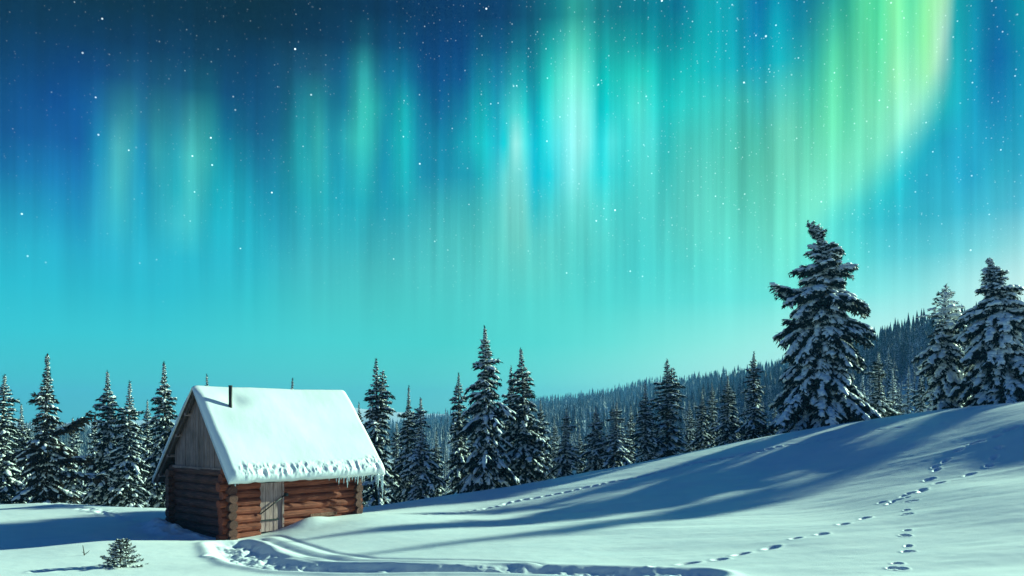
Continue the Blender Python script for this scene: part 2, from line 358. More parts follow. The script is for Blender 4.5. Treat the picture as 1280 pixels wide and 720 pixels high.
cps += [(0, 0, -1.9), (8, 0, -1.7), (-8, 0, -2.1), (0, 7, -2.35), (10, 7, -1.9), (-10, 7, -2.6), (0, -8, -1.5), (18, 0, -1.0), (-18, 0, -2.8),
        (-30, 20, -4.2), (-32, 32, -4.2), (-22, 36, -4.6), (-14, 35, -4.6), (-7, 36, -4.4), (0, 41, -4.3), (8, 45, -3.2), (13, 46, -2.0), (18, 45, -0.9), (24, 44, 0.0), (30, 42, 0.9),
        (-25, 48, -6.5), (-8, 50, -6.5), (8, 56, -6), (25, 58, -3), (40, 48, 0.4), (42, 36, 1.8), (40, 15, 2.0), (-45, 45, -6), (-45, 15, -5), (0, 66, -8), (-30, 66, -8), (35, 70, -3.5), (55, 60, 1)]
cps = np.array(cps)
def tps(r2): return 0.5 * r2 * np.log(r2 + 1e-9)
def _fit():
    n = len(cps); P = np.c_[np.ones(n), cps[:, :2]]
    D = ((cps[:, None, :2] - cps[None, :, :2]) ** 2).sum(-1)
    A = np.zeros((n + 3, n + 3)); A[:n, :n] = tps(D) + np.eye(n) * 1.5; A[:n, n:] = P; A[n:, :n] = P.T
    return np.linalg.solve(A, np.r_[cps[:, 2], 0, 0, 0])
RB = _fit()
def near_h(X, Y):
    X = np.asarray(X, float); Y = np.asarray(Y, float); r = RB[-3] + RB[-2] * X + RB[-1] * Y
    for c, wgt in zip(cps, RB[:-3]): r = r + wgt * tps((X - c[0]) ** 2 + (Y - c[1]) ** 2)
    return r
RIDGE = [(-50, 533), (110, 530), (200, 531), (300, 535), (430, 533), (500, 527), (545, 519), (600, 509), (650, 501), (690, 497), (740, 488), (800, 476), (860, 470), (900, 463), (940, 456), (980, 446), (1090, 420), (1160, 402), (1280, 382), (1450, 360)]
def hill_R(az):
    return np.interp(az, [-0.6, -0.3, 0.0, 0.25, 0.42, 0.7], [650, 950, 1050, 800, 500, 400])
def hill_top(az):
    a = np.array([atan((p[0] - CX) / F) for p in RIDGE]); e = np.array([(HY - p[1]) / F for p in RIDGE]) * np.cos(a)
    return np.interp(az, a, e) * hill_R(az) - 12.0
def sstep(t): t = np.clip(t, 0, 1); return t * t * (3 - 2 * t)
def far_h(r, az):
    R = hill_R(az); top = hill_top(az)
    val = np.interp(az, [-0.7, -0.2, 0.1, 0.35, 0.7], [-20, -19, -15, -8, -2])
    up = val + (top - val) * np.clip((r - 110) / (R - 110), 0, 1) ** np.interp(az, [0.2, 0.45], [1.2, 0.8])
    dn = top - (r - R) * 0.22
    h = np.where(r < R, up, dn)
    h = np.maximum(h, -60 + 0 * r)
    # distant range
    eb = np.interp(az, [-0.75, -0.55, -0.42, -0.21, -0.12, 0.0], [-0.001, 0.0, 0.004, 0.021, 0.013, 0.01])
    hb = -60 + (eb * 1650 + 60) * sstep((r - 1150) / 500)
    hb = np.where(r > 1650, eb * 1650 - (r - 1650) * 0.2, hb)
    h = np.maximum(h, np.maximum(hb, -60))
    h = h + fbm(r * np.sin(az) / 90, r * np.cos(az) / 90, 0, 3) * np.clip((r - 150) / 500, 0, 1) * 9
    return h
SNOWHEAPS = []
def ground_base(X, Y):
    X = np.asarray(X, float); Y = np.asarray(Y, float)
    r = np.hypot(X, Y); az = np.arctan2(X, Y)
    w = sstep((r - 52) / 50)
    nh = near_h(np.clip(X, -60, 60), np.clip(Y, -20, 80))
    azc = np.clip(az, -0.8, 0.8)
    fh = far_h(r, azc)
    out = np.abs(az) > 0.8
    fh = np.where(out, fh * np.clip(1 - (np.abs(az) - 0.8), 0, 1) - 10 * np.clip(np.abs(az) - 0.8, 0, 1), fh)
    return nh * (1 - w) + fh * w
def detail_h(X, Y):
    r = np.hypot(X, Y)
    n = fbm(X / 7.0, Y / 4.0, 3.3, 2) * 0.13
    u = X * 0.79 + Y * 0.61; v = -X * 0.61 + Y * 0.79       # wind ripples run along the slope
    n = n + fbm(X / 3.2 + 5 + Y * .12, Y / 0.9, 1.0, 3) * 0.042 * sstep((X + 3) / 6) + fbm(X / 1.6, Y / 0.9, 7.0, 4) * 0.013 + fbm(X / 0.22, Y / 0.16, 2.0, 2) * 0.004
    return n * np.clip(1 - (r - 45) / 40, 0, 1)
def ray_hit(px, py):
    Y = np.linspace(9, 50, 1600); X = (px - CX) / F * Y; Z = (HY - py) / F * Y
    g = ground_base(X, Y) - Z
    k = np.where(g > 0)[0]
    i = k[0] if len(k) else int(np.argmax(g))
    return X[i], Y[i]
def zm(zx, zy): return (800 + zx / 2.667, 490 + zy / 2.667)
rng = random.Random(5)
prints = []     # x, y, ux, uy, len, wid, depth
def trail(pts, every=None, ln=0.30, wd=0.13, dp=0.12, jit=0.06):
    W = np.array([ray_hit(*p) for p in pts])
    if every:
        seg = np.r_[0, np.cumsum(np.hypot(*np.diff(W, axis=0).T))]; s = np.arange(0, seg[-1], every)
        W = np.c_[np.interp(s, seg, W[:, 0]), np.interp(s, seg, W[:, 1])]
    T = np.gradient(W, axis=0); T /= np.linalg.norm(T, axis=1)[:, None] + 1e-9
    for (x, y), t in zip(W, T):
        prints.append((x + rng.uniform(-jit, jit), y + rng.uniform(-jit, jit), t[0], t[1], ln * rng.uniform(.8, 1.2), wd * rng.uniform(.85, 1.2), dp * rng.uniform(.8, 1.2)))
trail([zm(*p) for p in [(1250,120),(1185,147),(1110,172),(1060,195),(1013,231),(990,258),(957,292),(937,330),(875,348),(840,374),(752,428),(680,450),(605,480),(515,492),(445,520),(340,540),(262,558),(165,570),(60,585)]], ln=0.32, wd=0.12, dp=0.12)
trail([zm(*p) for p in [(1240,125),(1120,170),(1050,200),(1000,245),(960,290),(920,335),(850,370),(805,370),(740,432)]], ln=0.25, wd=0.14, dp=0.13, jit=.15)
for dx in (-6, 7):
    trail([zm(x + dx, y + abs(dx)) for x, y in [(905,365),(890,410),(890,470),(890,520),(860,573),(790,608)]], ln=0.15, wd=0.10, dp=0.14)
trail([zm(*p) for p in [(897,355),(890,400),(892,458),(890,508),(862,565)]], ln=0.16, wd=0.09, dp=0.12)
trail([zm(*p) for p in [(1205,183),(1185,215),(1165,240),(1097,272),(1000,300),(940,325)]], ln=0.34, wd=0.14, dp=0.12)
trail([(530,643),(570,640),(640,628),(700,618),(800,595),(867,578),(924,569),(980,557),(1050,548)], every=0.42, ln=0.30, wd=0.13, dp=0.13, jit=.05)
trail([(1050,548),(1120,535),(1200,528)], every=0.8, ln=0.28, wd=0.1, dp=0.08, jit=.1)
trail([(272,696),(290,699),(296,690),(283,686),(60,712)], ln=0.34, wd=0.22, dp=0.09, jit=.1)
prints = np.array(prints)
tw = np.array([ray_hit(*p) for p in [(292,683),(305,694),(330,703),(380,709),(450,712),(560,714),(680,716),(860,719)]])
tw2 = np.array([ray_hit(*p) for p in [(325,676),(345,683),(385,693),(440,701),(520,705),(640,709)]])
def poly_d(X, Y, W):
    best = np.full(X.shape, 1e9)
    for a, b in zip(W[:-1], W[1:]):
        d = b - a; L2 = (d ** 2).sum() + 1e-9
        t = np.clip(((X - a[0]) * d[0] + (Y - a[1]) * d[1]) / L2, 0, 1)
        best = np.minimum(best, np.hypot(X - a[0] - t * d[0], Y - a[1] - t * d[1]))
    return best
def ground_full(X, Y, marks=True):
    h = ground_base(X, Y) + detail_h(X, Y)
    if not marks: return h
    m_ = (Y > 8) & (Y < 50) & (np.abs(X) < 40)
    xm, ym = X[m_], Y[m_]; hm = h[m_]
    # trodden path from the door
    d = poly_d(xm, ym, tw); rough = fbm(xm * 3.2, ym * 3.2, 2.0, 3)
    prof = np.exp(-(d / 0.55) ** 4)
    hm = hm - prof * (0.15 + 0.13 * rough + .035 * fbm(xm * 9, ym * 9, 5.0, 2)) + 0.05 * np.exp(-((d - 0.75) / 0.18) ** 2)
    d = poly_d(xm, ym, tw2); hm = hm - 0.04 * np.exp(-(d / 0.12) ** 2) + 0.015 * np.exp(-((d - 0.3) / 0.1) ** 2) - 0.03 * np.exp(-((d - 0.6) / 0.1) ** 2)
    # heap of shed snow under the eave, drift round the walls
    q_ = np.stack([xm, ym, 0 * xm], -1) - HC; ha = q_ @ HA; hb = q_ @ HB
    hm = hm + 0.20 * np.exp(-(((ha - 2.3) / 0.7) ** 2 + ((hb + 0.42) / 0.42) ** 2))
    hm = hm + 0.22 * np.exp(-(((ha + 0.75) / 0.45) ** 2 + ((hb - 2.2) / 1.5) ** 2)) * (1 + 1.2 * fbm(xm * 2.5, ym * 2.5, 5.0, 3))
    hm = hm + 0.10 * np.exp(-((ha + 0.55) / 0.3) ** 2) * sstep((hb + .2) / .6) * fbm(xm * 5, ym * 5, 1.0, 2)
    for x, y, ux, uy, ln, wd, dp in prints:
        k = np.where((np.abs(xm - x) < 0.6) & (np.abs(ym - y) < 0.6))[0]
        if len(k) == 0: continue
        a = (xm[k] - x) * ux + (ym[k] - y) * uy; b = -(xm[k] - x) * uy + (ym[k] - y) * ux
        e = np.sqrt((a / (ln * .6)) ** 2 + (b / (wd * .75)) ** 2)
        hm[k] -= dp * np.exp(-(e / .85) ** 3) - 0.010 * np.exp(-((e - 1.5) / .35) ** 2)
    h[m_] = hm
    return h
def build_ground():
    azs = np.r_[np.linspace(-pi, -0.75, 30)[:-1], np.linspace(-0.75, -0.60, 25)[:-1], np.linspace(-0.60, 0.60, 900), np.linspace(0.60, 0.80, 40)[1:], np.linspace(0.8, pi, 30)[1:]]
    rs = np.r_[np.linspace(0.4, 11, 14)[:-1], np.linspace(11, 32, 520)[:-1], np.linspace(32, 52, 200)[:-1], np.geomspace(52, 2600, 140)[:-1], np.geomspace(2600, 9000, 8)]
    A, R = np.meshgrid(azs, rs); X = R * np.sin(A); Y = R * np.cos(A)
    Z = ground_full(X, Y)
    nr, na = A.shape
    V = np.stack([X, Y, Z], -1).reshape(-1, 3)
    i = np.arange(nr - 1)[:, None] * na + np.arange(na - 1)[None]
    Q = np.stack([i, i + 1, i + 1 + na, i + na], -1).reshape(-1, 4)[:, ::-1]
    V = np.r_[V, [[0, 0, float(Z[0].mean())]]]
    c = len(V) - 1; T = np.stack([np.full(na - 1, c), np.arange(na - 1), np.arange(1, na)], -1)[:, ::-1]
    o = obj('snow_ground', np_mesh('snow_ground', V, [Q, T], M['snow'], True)); tag(o, kind='structure')
build_ground()
def gz(x, y):
    X = np.array([float(x)]); Y = np.array([float(y)]); return float((ground_base(X, Y) + detail_h(X, Y))[0])

# ------------------------------------------------------------------ spruces
ICO_V = None
def _ico():
    t = (1 + 5 ** .5) / 2
    v = np.array([(-1, t, 0), (1, t, 0), (-1, -t, 0), (1, -t, 0), (0, -1, t), (0, 1, t), (0, -1, -t), (0, 1, -t), (t, 0, -1), (t, 0, 1), (-t, 0, -1), (-t, 0, 1)], float)
    v /= np.linalg.norm(v[0])
    f = np.array([(0, 11, 5), (0, 5, 1), (0, 1, 7), (0, 7, 10), (0, 10, 11), (1, 5, 9), (5, 11, 4), (11, 10, 2), (10, 7, 6), (7, 1, 8), (3, 9, 4), (3, 4, 2), (3, 2, 6), (3, 6, 8), (3, 8, 9), (4, 9, 5), (2, 4, 11), (6, 2, 10), (8, 6, 7), (9, 8, 1)])
    return v, f
ICO_V, ICO_F = _ico()
def lumps(C_, D, S, seed):
    """ellipsoid lumps: centres, long-axis directions, sizes (len, wid, thick)"""
    R_ = np.random.RandomState(seed); n = len(C_)
    D = D / (np.linalg.norm(D, axis=1)[:, None] + 1e-9)
    side = np.cross(D, [0, 0, 1.0]); side /= np.linalg.norm(side, axis=1)[:, None] + 1e-6
    up = np.cross(side, D)
    v = ICO_V[None] * R_.uniform(0.7, 1.25, (n, 12, 1))
    V = C_[:, None] + v[..., 0:1] * (D * S[:, :1])[:, None] + v[..., 1:2] * (side * S[:, 1:2])[:, None] + v[..., 2:3] * (up * S[:, 2:3])[:, None]
    Fc = ICO_F[None] + (np.arange(n) * 12)[:, None, None]
    return V.reshape(-1, 3), Fc.reshape(-1, 3)
def kites(P, D, Ln, Wd, Nn):
    """thin needle sprays: origin, direction, length, half width, side vector"""
    side = Nn / (np.linalg.norm(Nn, axis=1)[:, None] + 1e-9)
    mid = P + D * (Ln * 0.4)[:, None]
    V = np.stack([P, mid + side * Wd[:, None], P + D * Ln[:, None], mid - side * Wd[:, None]], 1)
    n = len(P); return V.reshape(-1, 3), np.arange(4 * n).reshape(n, 4)

def spruce_meshes(seed, H=10.0, R=2.2, nb=170, slim=0.9, snow=1.0, bend=0.0, bare_top=0.0, extra=(), twin=0.0, droop=1.0, needle='needle', low=0.03, ragged=0.3, fine=1.0, pad=1.0, tip=.30):
    rs = np.random.RandomState(seed)
    P_, D_, L_, W_, N_ = [], [], [], [], []
    SC, SD, SS = [], [], []
    tr = MB()
    sway = rs.uniform(-1, 1, 2) * 0.012 * H
    def trunk(t):
        b = bend * H * max(0, t - 0.84) ** 1.4 * 1.6
        return np.array([sway[0] * sin(t * 4) - b, sway[1] * sin(t * 3.1), t * H])
    tt = np.linspace(-0.03, 1, 14)
    tr.tube([trunk(t) for t in tt], [max(0.012, 0.019 * H * (1 - t) ** 0.9 + .008) for t in tt], 7, 0.08, random.Random(seed))
    if twin:
        t0 = 0.62
        b0 = trunk(t0); off = np.array([twin * R, 0.1, 0])
        tw_ = [b0, b0 + off * .7 + [0, 0, .08 * H], b0 + off + [0, 0, (0.93 - t0) * H]]
        tr.tube(tw_, [.007 * H, .006 * H, .003 * H], 5)
    bands = rs.uniform(1 - ragged, 1 + ragged * .7, 24)
    lobes = rs.uniform(1 - ragged, 1 + ragged * .6, (10, 9))
    specs = []
    for i in range(nb):
        t = low + (0.985 - low) * (max(0.0, i + rs.uniform(-.4, .4)) / nb) ** 0.86
        t = min(max(t, low), 0.985)
        az = i * 2.399963 + rs.uniform(-.35, .35)
        prof = (1 - t) ** slim * (1.0 - 0.25 * (1 - t) ** 6) * min(1, tip + (1 - t) / .22 * (1 - tip)) + (0.005 if tip < .5 else .028)
        li = int((az % (2 * pi)) / (2 * pi) * 9) % 9
        L = R * prof * bands[int(t * 23.9)] * lobes[int(t * 9.9), li] * rs.uniform(.68, 1.2)
        e0 = np.interp(t, [0, .25, .7, 1], [-20, -12, 12, 48]) + rs.uniform(-15, 13)
        specs.append((t, az, max(L, .05 + .01 * R), e0, False, 0.0))
    for (t, az, L, e0) in extra: specs.append((t, radians(az), L, e0, True, 0.0))
    if twin:
        for i in range(int(nb * 0.22)):
            u = i / (nb * 0.22); specs.append((0.66 + 0.27 * u, i * 2.4, R * 0.30 * (1 - u) ** .7 + .05, np.interp(u, [0, 1], [0, 45]), False, 1.0))
    for (t, az, L, e0, ext, tw_) in specs:
        base = trunk(t)
        if tw_: base = base + np.array([twin * R, .1, 0])
        d = np.array([sin(az), cos(az), 0.0])
        K_ = 6 if L > .5 else 4
        bend_t = (np.interp(t, [0, .5, 1], [34, 46, 10]) * droop) if not ext else -4
        pts = [base]; e = e0
        for k in range(K_):
            cur = e0 - bend_t * ((k + .5) / K_) ** 1.2 + (14 if (k == K_ - 1 and t < .6) else 0)
            pts.append(pts[-1] + L / K_ * (d * cos(radians(cur)) + np.array([0, 0, sin(radians(cur))])))
        pts = np.array(pts)
        bare = bare_top and t > 1 - bare_top
        tr.tube(pts, np.linspace(0.008 + .010 * L * (1.6 if bare else 1), .004, len(pts)), 4, cap=False)
        side = np.array([d[1], -d[0], 0.0])
        nt_ = int((5 + 4.2 * L) * fine) if not bare else int(3 + 2 * L)
        fl = min(1.0, 0.25 + L / 1.6)
        for j in range(nt_):
            u = 0.14 + 0.86 * (j + rs.uniform(0, .9)) / nt_
            f_ = u * K_; k = min(int(f_), K_ - 1); p = pts[k] + (pts[k + 1] - pts[k]) * (f_ - k)
            ax = pts[k + 1] - pts[k]; ax = ax / np.linalg.norm(ax)
            for sg in (-1, 1):
                tl = (0.18 * min(1.0, .25 + L * 1.2) + 0.42 * L * (1 - u) ** .7 * (u + .25)) * rs.uniform(.7, 1.3)
                tl = min(tl, .75) * (0.55 if bare else 1)
                td = ax * 0.75 + side * sg * rs.uniform(.5, .95) + np.array([0, 0, -0.32 * droop * rs.uniform(.3, 1.7)])
                td /= np.linalg.norm(td)
                wv = np.cross(td, [0, 0, 1.0]); wv /= np.linalg.norm(wv) + 1e-6; hv = np.cross(wv, td)
                wd = tl * 0.17 * (0.35 if bare else 1)
                P_.append(p); D_.append(td); L_.append(tl); W_.append(wd); N_.append(wv)
                if bare: continue
                P_.append(p); D_.append(td); L_.append(tl * .95); W_.append(wd * .8); N_.append(hv)
                for s2 in range(int(7 * fine)):
                    q_ = p + td * tl * rs.uniform(.1, .95)
                    dd = td * rs.uniform(.4, 1) + wv * rs.choice([-1, 1]) * rs.uniform(.3, .9) + np.array([0, 0, -rs.uniform(.05, .9)])
                    dd /= np.linalg.norm(dd); ll = tl * rs.uniform(.28, .5)
                    P_.append(q_); D_.append(dd); L_.append(ll); W_.append(ll * .16); N_.append(np.cross(dd, rs.normal(size=3)))
                if rs.rand() < 0.34 * snow:
                    q_ = p + td * tl * rs.uniform(.3, .7) + np.array([0, 0, .03])
                    SC.append(q_); SD.append(td); SS.append((tl * rs.uniform(.26, .48), tl * rs.uniform(.10, .22) * pad, (.022 + .04 * rs.rand() * min(1, L)) * pad))
            if rs.rand() < 0.62 * snow:
                SC.append(p + [0, 0, .035]); SD.append(ax + rs.normal(size=3) * .12); sc_ = fl * (1 + .5 * snow * rs.rand())
                SS.append((.16 * sc_ * rs.uniform(.7, 1.5), .095 * sc_ * rs.uniform(.6, 1.5) * pad, .05 * sc_ * rs.uniform(.7, 1.3) * pad))
        # needle tip
        ax = pts[-1] - pts[-2]; ax /= np.linalg.norm(ax)
        for s2 in range(4):
            dd = ax + rs.normal(size=3) * .25; dd /= np.linalg.norm(dd)
            P_.append(pts[-2]); D_.append(dd); L_.append(min(.2, L * .5) + .1 * L); W_.append(.008 + min(.02, L * .05)); N_.append(np.cross(dd, rs.normal(size=3)))
    # leader
    for s2 in range(14):
        p = trunk(1 - .035 * rs.rand() ); dd = np.array([rs.normal() * .5, rs.normal() * .5, .8]); dd /= np.linalg.norm(dd)
        P_.append(p); D_.append(dd); L_.append(.014 * H + .03); W_.append(.012 + .001 * H); N_.append(np.cross(dd, rs.normal(size=3)))
    kb = MB(); kb.add(*kites(np.array(P_), np.array(D_), np.array(L_), np.array(W_), np.array(N_)))
    sb = MB(); sb.add(*lumps(np.array(SC), np.array(SD), np.array(SS), seed))
    return (tr.mesh('trunk', M['bark'], True), kb.mesh('crown', M[needle]), sb.mesh('snow_load', M['tree_snow'], True), H)

def place_tree(ms, x, y, h, rot, label, group=None, cat='tree', name='spruce_tree', zoff=-0.1, wide=1.0):
    e = bpy.data.objects.new(name, None); COL.objects.link(e); e.empty_display_size = .3
    e.location = (x, y, gz(x, y) + zoff); e.rotation_euler = (.015 * sin(x * 7.3), .015 * sin(y * 5.1 + x), rot)
    s = h / ms[3]; e.scale = (s * wide, s * wide, s)
    for nm, me in zip(('trunk', 'crown', 'snow_load'), ms[:3]):
        c = obj(nm, me, e)
        if nm == 'snow_load': c['kind'] = 'stuff'
    tag(e, label, cat, group); return e
VAR = [
    spruce_meshes(11, 9, 2.0, 185, .80, ragged=.32, snow=.8),
    spruce_meshes(12, 9, 1.7, 180, .74, ragged=.4, snow=.75),
    spruce_meshes(13, 9, 2.2, 205, .82, ragged=.36, droop=1.3, snow=.95),
    spruce_meshes(14, 9, 1.45, 175, .68, ragged=.42, twin=.22, snow=.7),
    spruce_meshes(15, 9, 1.9, 180, .80, ragged=.5, snow=.9),
    spruce_meshes(16, 9, 1.6, 165, .74, ragged=.38, snow=.7),
]
GRP = 'snowy spruces along the edge of the clearing'
# px, top row, half width in px, depth, variant, label
TR = [
 (2, 468, 44, 37, 5, 'dark snowy spruce cut by the left edge of the photo'),
 (132, 464, 42, 38, 0, 'tall snowy spruce just right of the one with the long side branch'),
 (160, 477, 36, 35, 1, 'slimmer snowy spruce between the two taller ones left of the hut'),
 (206, 453, 44, 39, 0, 'tall snow laden spruce directly behind the left roof edge of the hut'),
 (452, 503, 14, 54, 5, 'small far spruce peeping out beside the right slope of the hut roof'),
 (472, 449, 34, 38, 3, 'narrow twin topped spruce next to the right end of the hut'),
 (510, 483, 27, 43, 1, 'slim snowy spruce, second tall one right of the hut'),
 (527, 497, 34, 37, 4, 'bushy lower spruce right in front of the second tall one beside the hut'),
 (575, 467, 30, 41, 5, 'slim dark spruce left of the tallest tree in the middle'),
 (608, 409, 54, 38, 2, 'tallest broad spruce in the middle of the tree line'),
 (637, 457, 20, 46, 3, 'thin spruce top showing between the two tall middle trees'),
 (655, 436, 48, 39.5, 0, 'tall spruce with a thin spire right of the tallest middle tree'),
 (692, 522, 14, 62, 5, 'small distant spruce just left of the short broad one past the middle pair'),
 (707, 510, 27, 42, 4, 'short broad spruce, first one right of the tall middle pair'),
 (727, 530, 14, 62, 1, 'tiny distant spruce in the gap between two short spruces'),
 (744, 508, 30, 43, 2, 'short full spruce, second one right of the tall middle pair'),
 (771, 502, 34, 42.5, 4, 'wide low snowy spruce with a thin spire and spreading skirt'),
 (788, 506, 15, 58, 5, 'pale slim spruce behind the wide low skirted one'),
 (805, 478, 26, 45, 1, 'slender spruce with a needle thin top left of the twin topped tall one'),
 (836, 449, 34, 46, 3, 'tall twin topped spruce standing alone high over the slope crest'),
 (863, 500, 15, 62, 5, 'small hazy spruce right behind the tall twin topped one'),
 (878, 485, 19, 50, 1, 'slim dark spruce, first of the close trio left of the pointed one'),
 (892, 478, 17, 55, 5, 'slim hazy spruce, middle of the close trio'),
 (912, 470, 30, 48, 0, 'fuller cone shaped spruce, right one of the close trio'),
 (941, 440, 27, 46, 5, 'sharply pointed slim spruce left of the giant tree'),
 (968, 503, 18, 72, 4, 'small pale spruce in the gap left of the giant tree skirt'),
 (1098, 440, 34, 52, 4, 'snow coated spruce close behind the right skirt of the giant tree'),
 (1126, 482, 16, 78, 1, 'small white dusted spruce at the crest right of the giant tree'),
 (1152, 462, 19, 76, 2, 'small white dusted spruce left of the bare topped tree'),
 (1208, 392, 24, 62, 5, 'slim spruce between the bare topped tree and the big right tree'),
 (263, 468, 10, 47, 5, 'spruce tip rising just over the roof ridge near the stove pipe'),
 (362, 474, 9, 47, 1, 'tiny spruce tip rising over the middle of the roof ridge'),
 (116, 516, 20, 52, 5, 'small distant spruce low in the gap left of the hut'),
 (28, 505, 26, 46, 1, 'lower spruce filling the gap between the leftmost tree and the brownish one'),
 (92, 522, 24, 49, 4, 'low spruce behind the long side branch of the brownish tree'),
 (232, 520, 22, 48, 1, 'low spruce half hidden behind the left slope of the hut roof'),
 (497, 528, 22, 48, 4, 'low spruce between the twin topped one and the slim one by the hut'),
 (592, 520, 24, 48, 1, 'low spruce wedged left behind the tallest middle tree'),
 (818, 520, 20, 52, 4, 'low spruce between the slender one and the tall twin topped one'),
 (186, 500, 18, 44, 5, 'smaller spruce tucked behind the pair left of the hut'),
 (546, 538, 18, 46, 1, 'low spruce in the gap left of the slim dark one'),
 (676, 500, 18, 47, 4, 'lower spruce behind the right skirt of the spired middle tree'),
]
rg = random.Random(3)
for (px, pt, hw, Y, v, lab) in TR:
    x = (px - CX) / F * Y; z0 = gz(x, Y); top = (HY - pt) / F * Y
    h = top - z0 + .1; R_now = {0: 2.0, 1: 1.7, 2: 2.2, 3: 1.45, 4: 1.9, 5: 1.6}[v] * h / 9
    place_tree(VAR[v], x, Y, h, rg.uniform(-.3, .3) if v == 3 else rg.uniform(0, 6.28), lab, GRP, wide=min(1.5, max(.75, hw / F * Y / R_now)))
def unique(px, pt, Y, label, **kw):
    x = (px - CX) / F * Y; h = (HY - pt) / F * Y - gz(x, Y) + .1
    kw['R'] = kw['R'] / F * Y
    ms = spruce_meshes(H=h, **kw); return place_tree(ms, x, Y, h, 0, label, GRP)
unique(55, 443, 34, 'brownish spruce with one long branch reaching up to the right', seed=31, R=56, nb=200, slim=1.1, snow=.5, needle='needle_brown', ragged=.4,
       extra=[(.50, 88, 2.2, 26), (.51, 84, 1.6, 22), (.36, 95, 2.1, 2), (.30, 92, 2.6, -8)])
unique(1030, 278, 45, 'giant snow laden spruce with a bent leaning top on the slope crest', seed=47, R=122, nb=440, slim=1.10, snow=1.1, bend=.8, ragged=.42, tip=.62, droop=1.45, fine=1.3, pad=1.35,
       extra=[(.66, -92, 3.0, 10), (.65, -85, 2.5, 6), (.62, 90, 2.2, 6), (.55, -95, 2.3, -4)])
unique(1183, 355, 44, 'spruce with a bare snow dusted top left of the big right tree', seed=43, R=42, nb=260, slim=.5, snow=1.0, bare_top=.30, ragged=.4, droop=1.4, pad=1.4)
unique(1246, 323, 41.5, 'big snow covered spruce with a thin second leader near the right edge', seed=44, tip=.5, R=74, nb=320, slim=.86, snow=1.15, bend=.3, ragged=.48, droop=1.45, fine=1.2, pad=1.5, extra=[(.74, -80, 1.5, 66), (.72, -95, .9, 55), (.70, 85, 1.3, 30)])
# trees just outside the frame whose shadows cross the slope
for i, (X_, Y_, h_, v) in enumerate([(46, 51.7, 17 - gz(46, 51.7), 0), (42, 52.2, 14 - gz(42, 52.2), 2)]):
    place_tree(VAR[v], X_, Y_, h_, i * 1.3, 'tall snowy spruce beyond the right edge of the photo', 'spruces beyond the right edge', wide=1.0)

# ------------------------------------------------------------------ forest on the hill
MID = [spruce_meshes(61, 11, 1.9, 105, .85, ragged=.35, fine=.45, snow=1.3), spruce_meshes(62, 12, 1.7, 105, .8, ragged=.35, fine=.45, snow=1.0), spruce_meshes(63, 10, 2.0, 105, .95, ragged=.4, fine=.45, snow=1.6)]
rr = random.Random(77); cnt = 0
taken = []
while cnt < 230:
    px = rr.uniform(690, 1330) if rr.random() < .7 else rr.uniform(0, 700); r = 75 + 150 * rr.random() ** .8
    az = atan((px - CX) / F); x, y = r * sin(az), r * cos(az)
    if any((x - a) ** 2 + (y - b) ** 2 < 11 for a, b in taken): continue
    h = rr.uniform(8, 13.5)
    g = gz(x, y); tip = HY - F * (g + h) / y
    if px < 980 and tip < np.interp(px, [0, 430, 640, 980], [534, 522, 500, 478]): continue
    if px >= 980 and tip < np.interp(px, [980, 1090, 1160, 1300], [462, 434, 420, 400]): continue
    taken.append((x, y)); cnt += 1
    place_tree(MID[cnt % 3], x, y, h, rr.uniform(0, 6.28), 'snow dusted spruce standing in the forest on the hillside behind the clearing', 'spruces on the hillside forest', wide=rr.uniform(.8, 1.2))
def forest():
    rs = np.random.RandomState(9); n = 14500
    pxs = rs.uniform(-60, 1480, n * 3); a = np.arctan((pxs - CX) / F)
    R = hill_R(a); r = np.sqrt(rs.uniform(0, 1, n * 3)) * (R + 25)
    keep = (r > 190) & (rs.rand(n * 3) < np.clip(0.35 + r / 1400, 0, 1)); a, r = a[keep][:n], r[keep][:n]
    X, Y = r * np.sin(a), r * np.cos(a); Z = ground_base(X, Y)
    ok = vnoise(X / 55, Y / 55, 4.0) + .35 * vnoise(X / 18, Y / 18, 2.0) > -.27
    X, Y, Z = X[ok], Y[ok], Z[ok]
    H = rs.uniform(5.5, 15, len(X)) ** 1.0 * (0.9 + .25 * rs.rand(len(X))); RD = H * rs.uniform(.11, .17, len(X))
    # template: 6 jagged skirts of 6 spikes
    V = []; Fq = []
    tiers = 6
    for k in range(tiers):
        z1 = 1 - (k / tiers) ** .95; z0 = 1 - ((k + 1.5) / tiers) ** .95; z0 = max(z0, 0); rad = (1 - z0) ** .9
        b = len(V); V.append((0, 0, z1))
        for j in range(12):
            q_ = rad * (1.0 if j % 2 == 0 else .55) * rs.uniform(.8, 1.15); an = 2 * pi * j / 12 + k
            V.append((q_ * sin(an), q_ * cos(an), z0 + (.04 if j % 2 else 0) + rs.uniform(-.015, .015)))
        for j in range(12): Fq.append((b, b + 1 + (j + 1) % 12, b + 1 + j))
    V = np.array(V); Fq = np.array(Fq)
    rot = rs.uniform(0, 6.28, len(X))
    c, s = np.cos(rot)[:, None], np.sin(rot)[:, None]
    vx = (V[None, :, 0] * c - V[None, :, 1] * s) * RD[:, None] + X[:, None] + V[None, :, 2] ** 2 * rs.normal(size=(len(X), 1)) * .2
    vy = (V[None, :, 0] * s + V[None, :, 1] * c) * RD[:, None] + Y[:, None]
    vz = V[None, :, 2] * H[:, None] + Z[:, None] - .4
    VV = np.stack([vx, vy, vz], -1).reshape(-1, 3)
    FF = (Fq[None] + (np.arange(len(X)) * len(V))[:, None, None]).reshape(-1, 3)
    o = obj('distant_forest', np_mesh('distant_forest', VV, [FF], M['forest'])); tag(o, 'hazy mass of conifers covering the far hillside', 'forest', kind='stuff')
forest()

